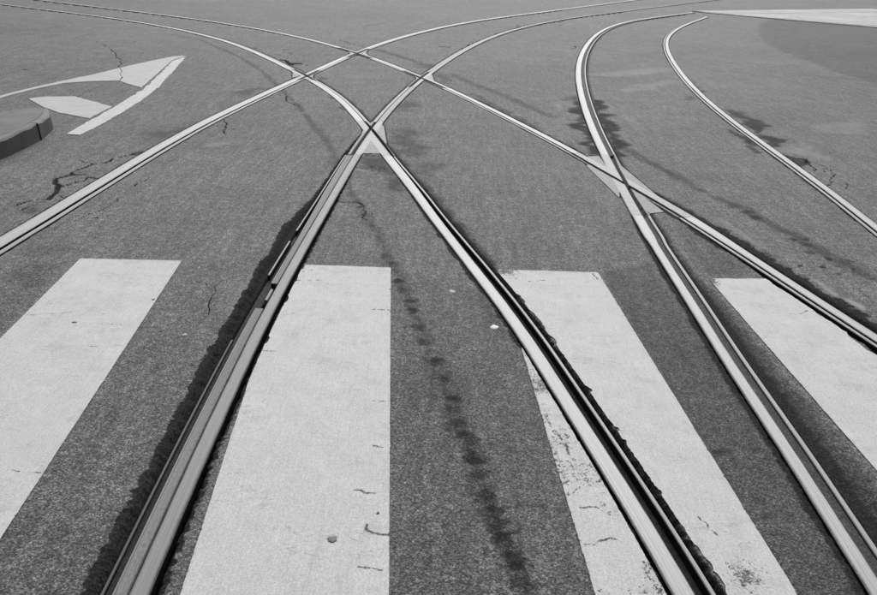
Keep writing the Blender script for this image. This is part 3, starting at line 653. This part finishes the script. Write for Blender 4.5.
# ------------------------------------------------------------------ castings of the crossings
for c in CROSS:
    cell = c['cell']; y0, y1 = c['yr']; k1, k2 = c['rails']
    xs_ = np.concatenate([np.interp(np.linspace(y0, y1, 30), TAB, RX[k]) for k in (k1, k2)] + [w_[:, 0] for w_ in c['webs']])
    gx = np.arange(xs_.min() - .16, xs_.max() + .16, cell); gy = np.arange(y0, y1 + cell * .5, cell * 1.8)
    GX, GY = np.meshgrid(gx, gy); X = GX.ravel(); Y = GY.ravel()
    foot = np.zeros(X.shape, bool); groove = np.zeros(X.shape, np.float32); pol = np.zeros(X.shape, np.float32); gdirt_shade = np.zeros(X.shape, np.float32)
    for k in (k1, k2):
        t, ys = rail_t(k, X, Y); wh = WH[k](ys) / 2
        a = wh + .001
        # the flangeway narrows through the casting and runs over into the full groove at its ends
        mid = np.clip(np.minimum(ys - y0, y1 - ys) / .45, 0, 1)
        wg = WG[k](ys); b = a + wg * (1 - mid) + .020 * mid
        if k == 'A': a = a + 0 * ys; b = wh + .020
        le = lip_edge(k, ys)
        if k == 'A': le = np.minimum(le, wh + .050)
        foot |= (t > -wh) & (t < le)
        gdirt_shade = np.maximum(gdirt_shade, sstep(a - cell * 2.2, a - cell * 1.0, t) * sstep(b + cell * 2.2, b + cell * 1.0, t))  # wider than the groove, so the painted shade covers its wall tops
        groove = np.maximum(groove, sstep(a - cell * .6, a + cell * .4, t) * sstep(b + cell * .6, b - cell * .4, t))
        pol = np.maximum(pol, sstep(wh + .004, wh - .006, np.abs(t)))
    for wb in c['webs']: foot |= pip(X, Y, wb)
    n_ = fbm(X * 30, Y * 30, 11, 3) - .5
    Z = road_base(X, Y) + .0012 * pol + .0008 * n_ + (cy_l := lift(float(Y.mean()))) - .030 * groove
    idx = np.arange(len(X)).reshape(GX.shape)
    q = np.stack([idx[:-1, :-1], idx[:-1, 1:], idx[1:, 1:], idx[1:, :-1]], -1).reshape(-1, 4)
    keep = foot[q].sum(1) >= 3; q = q[keep]
    used = np.unique(q); remap = np.full(len(X), -1); remap[used] = np.arange(len(used))
    # skirt: the casting goes down into the road
    cx_, cy_ = float(X[used].mean()), float(Y[used].mean())
    V = np.stack([X[used] - cx_, Y[used] - cy_, Z[used]], 1); q = remap[q]
    ed = {}
    for f_ in q:
        for i_ in range(4):
            a_, b_ = int(f_[i_]), int(f_[(i_ + 1) % 4]); key = (min(a_, b_), max(a_, b_)); ed[key] = None if key in ed else (a_, b_)
    be = [e_ for e_ in ed.values() if e_ is not None]
    bv = sorted({i_ for e_ in be for i_ in e_}); low = {v_: len(V) + i_ for i_, v_ in enumerate(bv)}
    Vl = V[bv].copy(); Vl[:, 2] -= .05
    sk = np.array([(b_, a_, low[a_], low[b_]) for a_, b_ in be])
    root = empty('rail_crossing', (cx_, cy_, 0)); tag(root, c['label'], 'rail crossing', 'cast crossings of the tram junction')
    o = grid_mesh('casting', np.concatenate([V, Vl]), np.concatenate([q, sk]), CAST, root, smooth=False)
    ext = lambda v, d=0.0: np.concatenate([v[used], np.full(len(bv), d)])
    attr(o, 'polish', ext(pol)); attr(o, 'grime_shade', ext(gdirt_shade, .8))

# ------------------------------------------------------------------ crosswalk stripes: thin paint with chipped edges
def edge_line(p, q):
    a = np.array(gp(*p)); b = np.array(gp(*q)); s = (b[0] - a[0]) / (b[1] - a[1]); return lambda y: a[0] + s * (y - a[1])
STR = [
 dict(l=edge_line((80, 259), (12, 327)), r=edge_line((182, 261), (12, 523)), far=(gp(80, 259)[1], gp(182, 261)[1]), wear=.12,
      label='leftmost painted crosswalk stripe, cut by the left side of the photo', cracks=[crop(0, 270, [(150, 265), (230, 262), (330, 258), (420, 245)]), crop(0, 270, [(530, 450), (620, 445), (720, 448)]), crop(0, 270, [(600, 322), (700, 320), (720, 328)]), crop(0, 270, [(845, 30), (850, 60)]), crop(0, 395, [(38, 222), (85, 228), (128, 228)], 2.923), crop(0, 190, [(230, 366), (275, 366), (320, 362)], 2.923)]),
 dict(l=edge_line((244, 395), (185, 580)), r=edge_line((391, 268), (389.5, 580)), far=(gp(303, 265)[1], gp(391, 268)[1]), wear=.2,
      label='widest whole crosswalk stripe, between the dull rail and the oil drip trail', cracks=[crop(290, 395, [(240, 18), (270, 20), (295, 18)], 2.923), crop(290, 395, [(245, 150), (270, 155)], 2.923), crop(290, 395, [(190, 280), (220, 290), (250, 288)], 2.923), crop(290, 395, [(225, 380), (240, 405), (290, 412)], 2.923), crop(290, 395, [(200, 505), (235, 508), (268, 515)], 2.923), crop(290, 190, [(240, 350), (290, 352)], 2.923), crop(290, 190, [(265, 290), (295, 292)], 2.923), crop(180, 250, [(690, 180), (760, 182), (840, 178)]), crop(180, 250, [(715, 130), (770, 120)]), crop(130, 340, [(760, 70), (820, 68), (860, 72)])]),
 dict(l=edge_line((522, 352), (590, 580)), r=edge_line((598, 273), (788, 580)), far=(gp(505, 270)[1], gp(598, 273)[1]), wear=.5,
      label='crosswalk stripe split lengthwise by the bright rail, chipped along the cut', cracks=[crop(480, 270, [(280, 72), (330, 70), (380, 65)]), crop(480, 270, [(175, 50), (215, 52)]), crop(480, 270, [(660, 25), (690, 60)]), crop(580, 440, [(20, 405), (70, 392), (140, 385)], 3.84), crop(580, 440, [(0, 262), (70, 265)], 3.84), crop(577, 395, [(355, 360), (410, 415)], 2.923)]),
 dict(l=edge_line((708, 279), (868, 462)), r=None, far=(gp(708, 279)[1], gp(790, 279)[1]), wear=.25,
      label='rightmost crosswalk stripe, its right side eaten away along a rail', cracks=[crop(727, 260, [(410, 320), (470, 300), (520, 310)]), crop(727, 260, [(30, 312), (80, 318)])]),
]
STR[3]['r'] = lambda y: STR[3]['l'](y) + .52
SC = 0.0035
for si, s in enumerate(STR):
    y_near = .75; y_far = max(s['far']) + .01
    v = np.geomspace(y_near, y_far + .02, 520); nu = int(.53 / SC)
    u = np.linspace(-.02, 1.02, nu)
    VY, U = np.meshgrid(v, u, indexing='ij')
    L_ = s['l'](VY); R_ = s['r'](VY); X = L_ + (R_ - L_) * U; Y = VY
    x = X.ravel(); y = Y.ravel(); uu = U.ravel()
    r1 = fbm(x * 60, y * 60, 21 + si, 3) - .5; r2 = fbm(x * 14, y * 14, 25 + si, 3) - .5
    wid = .5
    edge = np.minimum(uu, 1 - uu) * wid                   # distance to the long edges
    g = edge - (.001 + .0022 * (r1 + r2 * .6))            # >0 where the paint is
    yf = s['far'][0] + (s['far'][1] - s['far'][0]) * uu
    g = np.minimum(g, (yf - y) - .006 * r1 - .006 * r2)
    flake = np.zeros(x.shape)
    for k in 'ABCE':
        t, ys = rail_t(k, x, y); wh = WH[k](ys) / 2; le = lip_edge(k, ys)
        eo = (-wh - t) - GO[k](ys) * 1.1; eg = (t - le) - GG[k](ys) * 1.0
        bite = .012 * sstep(.0, .22, r2) + .014 * np.abs(r1)          # bites out of the paint along the rail
        if k == 'B': bite = np.where(t > 0, bite + .002, .004 + .010 * np.abs(r1))
        if k == 'A': bite = .006 + .010 * np.abs(r1) + .008 * sstep(.05, .2, r2)
        if k == 'E': bite = bite + .008 + .020 * sstep(-.05, .2, fbm(x * 5, y * 5, 66, 2) - .5)
        e = np.maximum(eo, eg); g = np.minimum(g, e - bite)
        if k in 'ABE': flake = np.maximum(flake, .62 * np.exp(-np.clip(e - bite, 0, 1) / (.016 if k != 'A' else .007)) * (.6 + .8 * r2))
    lowf = fbm(x * 6, y * 6, 175 + si, 3); lo2 = fbm(x * 25, y * 25, 177 + si, 3)
    flake = np.maximum(flake, (.52 + .5 * s['wear']) * np.exp(-np.clip(np.minimum(edge, yf - y), 0, 1) / .010) * sstep(.35, .6, lo2))
    flake = np.maximum(flake, (.18 + .35 * s['wear']) * sstep(.5, .72, lowf) * sstep(.4, .65, lo2))
    if si == 2:                                           # the sliver left of the rail and the far corner are badly flaked
        t, ys = rail_t('B', x, y); lft = t < 0
        rid = np.abs(fbm(x * 15, y * 15, 191, 4) - .5); low = fbm(x * 7, y * 7, 193, 3)
        far_ = sstep(2.30, 2.95, y)                       # flaked most at its thin far end
        fs_ = .26 + .22 * far_ + .28 * sstep(.45, .65, low); fs_ = np.maximum(fs_, .85 * sstep(.035, .004, rid) * sstep(.40, .55, low + .2 * far_))
        ln = np.abs((-t - .035) - .045 - .028 * np.sin(y * 2.6 + 1.2) + .05 * (low - .5))
        fs_ = np.maximum(fs_, 1.1 * lo2 * np.exp(-(ln / .010) ** 2) * ((y < 2.75) & (y > 1.95)))
        flake = np.where(lft, np.maximum(flake, fs_), flake)
        flake = np.maximum(flake, .95 * np.exp(-np.hypot(x - gp(505, 272)[0], y - gp(505, 272)[1]) / .11))
        flake = np.maximum(flake, .75 * np.exp(-np.hypot(x - gp(745, 578)[0], (y - gp(745, 578)[1]) * .7) / .11))
    if si == 3:
        flake = np.maximum(flake, 1.1 * np.exp(-np.hypot(x - gp(709, 280.5)[0], (y - gp(709, 280.5)[1]) * .6) / .07))
        g = np.minimum(g, rail_t('E', x, y)[0])
    for ci, cr in enumerate(s['cracks']):
        P = jag(gps(cr), .005, .016, 900 + si * 10 + ci)
        bx = (x > P[:, 0].min() - .05) & (x < P[:, 0].max() + .05) & (y > P[:, 1].min() - .05) & (y < P[:, 1].max() + .05)
        d = seg_dist(x[bx], y[bx], P); flake[bx] = np.maximum(flake[bx], (.95 if si != 0 else .8) * np.exp(-(d / .0055) ** 2) * (.55 + .9 * lo2[bx]))
    # trim the sheet to the outline: corner points outside slide to where the paint ends
    G2 = g.reshape(X.shape); ins = G2 > 0
    XS = X.copy(); YS = Y.copy(); acc = np.zeros(X.shape); ax_ = np.zeros(X.shape); ay_ = np.zeros(X.shape)
    for di in (-1, 0, 1):
        for dj in (-1, 0, 1):
            if di == 0 and dj == 0: continue
            sl = lambda d, n: (slice(max(0, -d), n - max(0, d)), slice(max(0, d), n - max(0, -d)))
            (i0, i1), (j0, j1) = sl(di, X.shape[0]), sl(dj, X.shape[1])
            m = (~ins[i0, j0]) & ins[i1, j1]
            f_ = np.where(m, G2[i0, j0] / (G2[i0, j0] - G2[i1, j1] + 1e-12), 0)
            ax_[i0, j0] += m * (X[i0, j0] + f_ * (X[i1, j1] - X[i0, j0])); ay_[i0, j0] += m * (Y[i0, j0] + f_ * (Y[i1, j1] - Y[i0, j0])); acc[i0, j0] += m
    mv = acc > 0; XS[mv] = ax_[mv] / acc[mv]; YS[mv] = ay_[mv] / acc[mv]
    okv = (ins | mv).ravel(); insf = ins.ravel()
    x = XS.ravel(); y = YS.ravel()
    idx = np.arange(len(x)).reshape(X.shape)
    q = np.stack([idx[:-1, :-1], idx[:-1, 1:], idx[1:, 1:], idx[1:, :-1]], -1).reshape(-1, 4)
    q = q[okv[q].all(1) & insf[q].any(1)]
    used = np.unique(q); remap = np.full(len(x), -1); remap[used] = np.arange(len(used)); q = remap[q]
    zz = road_base(x, y) + .003 + .0006 * r2
    ox, oy = float(x[used].mean()), float(y[used].mean())
    V = np.stack([x[used] - ox, y[used] - oy, zz[used]], 1)
    if si == 2:                                           # two pieces of paint, either side of the rail
        tt, _ = rail_t('B', x[used], y[used]); root = empty('crosswalk_stripe', (ox, oy, 0))
        for nm_, sel, lb in (('paint_sliver', tt < 0, 'flaking narrow paint sliver left of the rail'), ('paint_field', tt > 0, None)):
            qs = q[sel[q].all(1)]; us = np.unique(qs); rm = np.full(len(V), -1); rm[us] = np.arange(len(us))
            o = grid_mesh(nm_, V[us], rm[qs], PAINT, root); attr(o, 'flake', flake[used][us])
            if lb: o['label'] = lb
        o = root
    else:
        o = grid_mesh('crosswalk_stripe', V, q, PAINT); attr(o, 'flake', flake[used]); o.location = (ox, oy, 0)
    tag(o, s['label'], 'crosswalk stripe', 'painted stripes of the crosswalk')

# ------------------------------------------------------------------ hatched gore marking ahead of the traffic island
gore = empty('gore_marking', (-3.6, 9.0, 0)); tag(gore, 'pointed white gore marking with hatch bars around the traffic island', 'road marking')
def sheet(name, pts, mat, parent, zoff=.005, amp=.006, label=None):
    P = gps(pts); out = []
    r = np.random.default_rng(len(P))
    for a, b in zip(P, np.roll(P, -1, 0)):
        n = max(1, int(np.hypot(*(b - a)) / .06))
        for i in range(n): out.append(a + (b - a) * i / n + r.normal(0, amp, 2) * (i > 0))
    out = np.array(out)
    bm = bmesh.new(); zz = road_base(out[:, 0], out[:, 1])
    vs_ = [bm.verts.new((p[0] - parent.location.x, p[1] - parent.location.y, zoff + q)) for p, q in zip(out, zz)]
    f = bm.faces.new(vs_); 
    if f.normal.z < 0 or sum((out[i][0] * out[(i + 1) % len(out)][1] - out[(i + 1) % len(out)][0] * out[i][1]) for i in range(len(out))) < 0: f.normal_flip()
    top = bmesh.ops.extrude_face_region(bm, geom=[f]); 
    for v_ in [g for g in top['geom'] if isinstance(g, bmesh.types.BMVert)]: v_.co.z -= .006
    bmesh.ops.triangulate(bm, faces=bm.faces); bmesh.ops.recalc_face_normals(bm, faces=bm.faces)
    me = bpy.data.meshes.new(name); bm.to_mesh(me); bm.free(); me.materials.append(mat)
    o = bpy.data.objects.new(name, me); C.objects.link(o); o.parent = parent
    if label: o['label'] = label
    return o
sheet('border_line', [(-90, 124), (-8, 98.5), (12.5, 92.6), (63, 80.8), (91, 75.3), (119.5, 68.3), (121.5, 72), (119.3, 74.5), (121.8, 77), (119.2, 81), (114, 81), (91, 81.5), (64, 83.3), (40, 88), (12.5, 94.8), (-8, 100.6), (-90, 127)], OLDPAINT, gore, amp=.003, label='far border line running out to the left')
sheet('hatch_bar', [(120.4, 68.1), (127.7, 66.2), (150, 61.2), (173.3, 56.6), (186, 56), (172.5, 60.3), (141.4, 87.9), (128, 84), (120.3, 81.3), (122.8, 77.2), (120.3, 74.5), (122.5, 72)], OLDPAINT, gore, amp=.003, label='far border line widening into a hatch bar')
sheet('border_line', [(186.3, 56.6), (172.8, 61), (158, 76), (143.5, 89.2), (128, 98.6), (114, 107.6), (91, 120.2), (67.3, 134.6), (79.8, 135.3), (100, 125.5), (116, 116.5), (132, 107), (147, 96.5), (159.6, 86.5), (173, 71.5)], PAINT, gore, label='near border line ending in the tip')
sheet('hatch_bar', [(28.5, 98.8), (45.6, 96.8), (75.3, 96.6), (95, 102), (112, 107.0), (101, 112.5), (90, 118.6), (72, 115.4), (57, 112.3), (43, 107)], OLDPAINT, gore)

# ------------------------------------------------------------------ traffic island (nose at the left edge of the photograph)
KH = .13
isl = np.array([(-3.16, 1.5), (-3.13, 4.5), (-3.105, 5.9), (-3.115, 6.3), (-3.165, 6.65), (-3.25, 6.93), (-3.33, 7.07), (-3.40, 7.11), (-3.48, 7.06), (-3.58, 6.9), (-3.76, 6.5), (-4.0, 5.9), (-4.3, 5.0), (-4.5, 3.5), (-4.55, 1.5)])
def smooth_poly(P, it=3):
    for _ in range(it):
        Q = [P[0]]
        for a, b in zip(P[:-1], P[1:]): Q += [a * .75 + b * .25, a * .25 + b * .75]
        Q.append(P[-1]); P = np.array(Q)
    return P
out = smooth_poly(isl, 2)
cen = np.array([-3.75, 4.0])
island = empty('traffic_island', (-3.75, 4.0, 0)); tag(island, 'raised traffic island with dark kerb at the left edge of the photo', 'traffic island')
KERB = mat_concrete('kerb_stone', .24); INFILL = mat_concrete('island_infill', .21); KFACE = mat_concrete('dirty_shaded_kerb_face', .06, 2.2)
def offset_in(P, d):
    T = np.gradient(P, axis=0); T /= np.linalg.norm(T, axis=1)[:, None]
    N = np.stack([-T[:, 1], T[:, 0]], 1); return P + N * d
d_in = offset_in(out, .05)
L = np.r_[0, np.cumsum(np.hypot(*np.diff(out, axis=0).T))]
def at_len(P, s): return np.array([np.interp(s, L, P[:, 0]), np.interp(s, L, P[:, 1])])
# kerb stones, each its own piece with a narrow joint
nst = 14; joints = np.linspace(0, L[-1], nst + 1)
for i in range(nst):
    ss = np.linspace(joints[i] + .002, joints[i + 1] - .002, 7)
    V, Fc = [], []
    for q in ss:
        o_ = at_len(out, q) - cen; i_ = at_len(d_in, q) - cen; dirn = (i_ - o_); dirn = dirn / np.linalg.norm(dirn)
        b = .018 + .006 * float(rng.normal()); jz = .002 * math.sin(i * 1.7) + .002 * float(rng.normal()); o_ = o_ + dirn * .004 * float(rng.normal())
        for p_, z_ in ((o_ - dirn * .02, -.05), (o_, KH - b + jz), (o_ + dirn * b * .4, KH - b * .35 + jz), (o_ + dirn * b, KH + jz), (i_, KH + .003 + jz), (i_, -.05)): V.append((p_[0], p_[1], z_))
    for a in range(6):
        for b_ in range(6): Fc.append((a * 6 + b_, a * 6 + (b_ + 1) % 6, (a + 1) * 6 + (b_ + 1) % 6, (a + 1) * 6 + b_))
    Fc += [tuple(range(6)), tuple(range(41, 35, -1))]
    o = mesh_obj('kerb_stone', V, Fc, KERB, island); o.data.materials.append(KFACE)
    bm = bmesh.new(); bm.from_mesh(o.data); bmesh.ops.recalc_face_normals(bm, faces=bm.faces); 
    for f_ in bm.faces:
        if f_.normal.z < .35: f_.material_index = 1  # kerb sides darker than tops: dirt plus shade put into the colour
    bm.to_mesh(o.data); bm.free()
inn = np.concatenate([offset_in(out, .053)])
V = [(p[0] - cen[0], p[1] - cen[1], KH + .004 + .01 * 0) for p in inn]
bm = bmesh.new(); vv = [bm.verts.new(v_) for v_ in V]; f = bm.faces.new(vv)
ex = bmesh.ops.extrude_face_region(bm, geom=[f])
for v_ in [g for g in ex['geom'] if isinstance(g, bmesh.types.BMVert)]: v_.co.z = -.05
bmesh.ops.triangulate(bm, faces=bm.faces); bmesh.ops.recalc_face_normals(bm, faces=bm.faces)
me = bpy.data.meshes.new('infill'); bm.to_mesh(me); bm.free(); me.materials.append(INFILL)
o = bpy.data.objects.new('infill', me); C.objects.link(o); o.parent = island

# ------------------------------------------------------------------ pavement far right: pale slabs behind a low kerb
PALE = mat_concrete('pale_slab', .55); PALE2 = mat_concrete('paler_slab', .62); KERB2 = mat_concrete('pale_kerb', .55)
p0 = np.array([9.1, 29.23]); dr = np.array([12.14 - 8.46, 25.74 - 30.14]); dr /= np.linalg.norm(dr); nr_ = np.array([-dr[1], dr[0]])   # away from the road
def box(name, a, b, n0, n1, z0, z1, mat, parent, bev=.01):
    bm = bmesh.new(); vs_ = []
    for zz in (z0, z1):
        for s_, n_ in ((a, n0), (b, n0), (b, n1), (a, n1)):
            p = dr * s_ + nr_ * n_; vs_.append(bm.verts.new((p[0], p[1], zz)))
    for f in ((3, 2, 1, 0), (4, 5, 6, 7), (0, 1, 5, 4), (1, 2, 6, 5), (2, 3, 7, 6), (3, 0, 4, 7)): bm.faces.new([vs_[i] for i in f])
    bmesh.ops.bevel(bm, geom=[e for e in bm.edges if e.verts[0].co.z > z0 + .001 and e.verts[1].co.z > z0 + .001], offset=bev, segments=1, affect='EDGES')
    me = bpy.data.meshes.new(name); bm.to_mesh(me); bm.free(); me.materials.append(mat)
    o = bpy.data.objects.new(name, me); C.objects.link(o); o.parent = parent; return o
pav = empty('pavement', (p0[0], p0[1], 0)); tag(pav, 'pale slab pavement beyond the asphalt at the top right', kind='structure')
for i in range(-1, 16): box('kerb_stone', i + .004, i + .996, 0, .18, -.05, .028, KERB2, pav)
for i in range(-1, 11):
    for j in range(8): box('paving_slab', i * 1.5 + .006, i * 1.5 + 1.494, .19 + j * 1.6, .19 + j * 1.6 + 1.588, -.05, .030 + .003 * ((i * 7 + j * 3) % 3), PALE2 if (i * 5 + j * 3) % 4 == 0 else PALE, pav, .006)

# ------------------------------------------------------------------ small things lying on the road
WHITE = mat_plain('white_scrap', .75, .6); GUM = mat_plain('old_gum', .20, .7); DGUM = mat_plain('dark_gum', .07, .7)
def blob(name, px, py, rx, ry, mat, label, cat, z0, hgt=.004, seed=0, rot=0.0):
    a, b = gp(px, py); r = np.random.default_rng(seed); n = 14
    rad = 1 + .14 * r.normal(size=n); V = [(0, 0, hgt)]; zb = float(road_base(np.array([a]), np.array([b]))[0])
    for ring, (k, zz) in enumerate(((.6, hgt * .85), (.9, hgt * .5), (1.0, -.002))):
        for i in range(n):
            t = 2 * math.pi * i / n; x_, y_ = math.cos(t) * rx * k * rad[i], math.sin(t) * ry * k * rad[i]
            V.append((x_ * math.cos(rot) - y_ * math.sin(rot), x_ * math.sin(rot) + y_ * math.cos(rot), zz))
    Fc = [(0, 1 + i, 1 + (i + 1) % n) for i in range(n)]
    for q in range(2):
        for i in range(n): Fc.append((1 + q * n + i, 1 + (q + 1) * n + i, 1 + (q + 1) * n + (i + 1) % n, 1 + q * n + (i + 1) % n))
    o = mesh_obj(name, V, Fc, mat, None, True); o.location = (a, b, z0 + zb); tag(o, label, cat); return o
blob('paper_scrap', 494.3, 327.3, .017, .024, WHITE, 'bright white oval scrap on asphalt left of the bright centre rail', 'litter', .0, seed=1, rot=-.2)
blob('paper_scrap', 452.3, 291.8, .016, .022, mat_plain('grey_scrap', .45), 'fainter pale scrap on asphalt right of the oil drip trail', 'litter', .0, seed=2)
blob('paper_scrap', 184.5, 335, .011, .014, mat_plain('pale_scrap', .42), 'tiny pale scrap on asphalt beside the leftmost stripe', 'litter', .0, seed=3)
blob('chewing_gum', 332, 540, .015, .014, GUM, 'round grey gum spot near the bottom of the widest stripe', 'gum spot', .003, .0025, 4)
blob('chewing_gum', 378, 514, .005, .006, DGUM, 'small dark gum speck near the right edge of the widest stripe', 'gum spot', .003, .002, 5)
blob('chewing_gum', 74.5, 323, .010, .008, DGUM, 'dark gum speck in the middle of the leftmost stripe', 'gum spot', .003, .002, 6)
blob('chewing_gum', 153.5, 300, .008, .007, DGUM, 'dark gum speck by the right edge of the leftmost stripe', 'gum spot', .003, .002, 7)
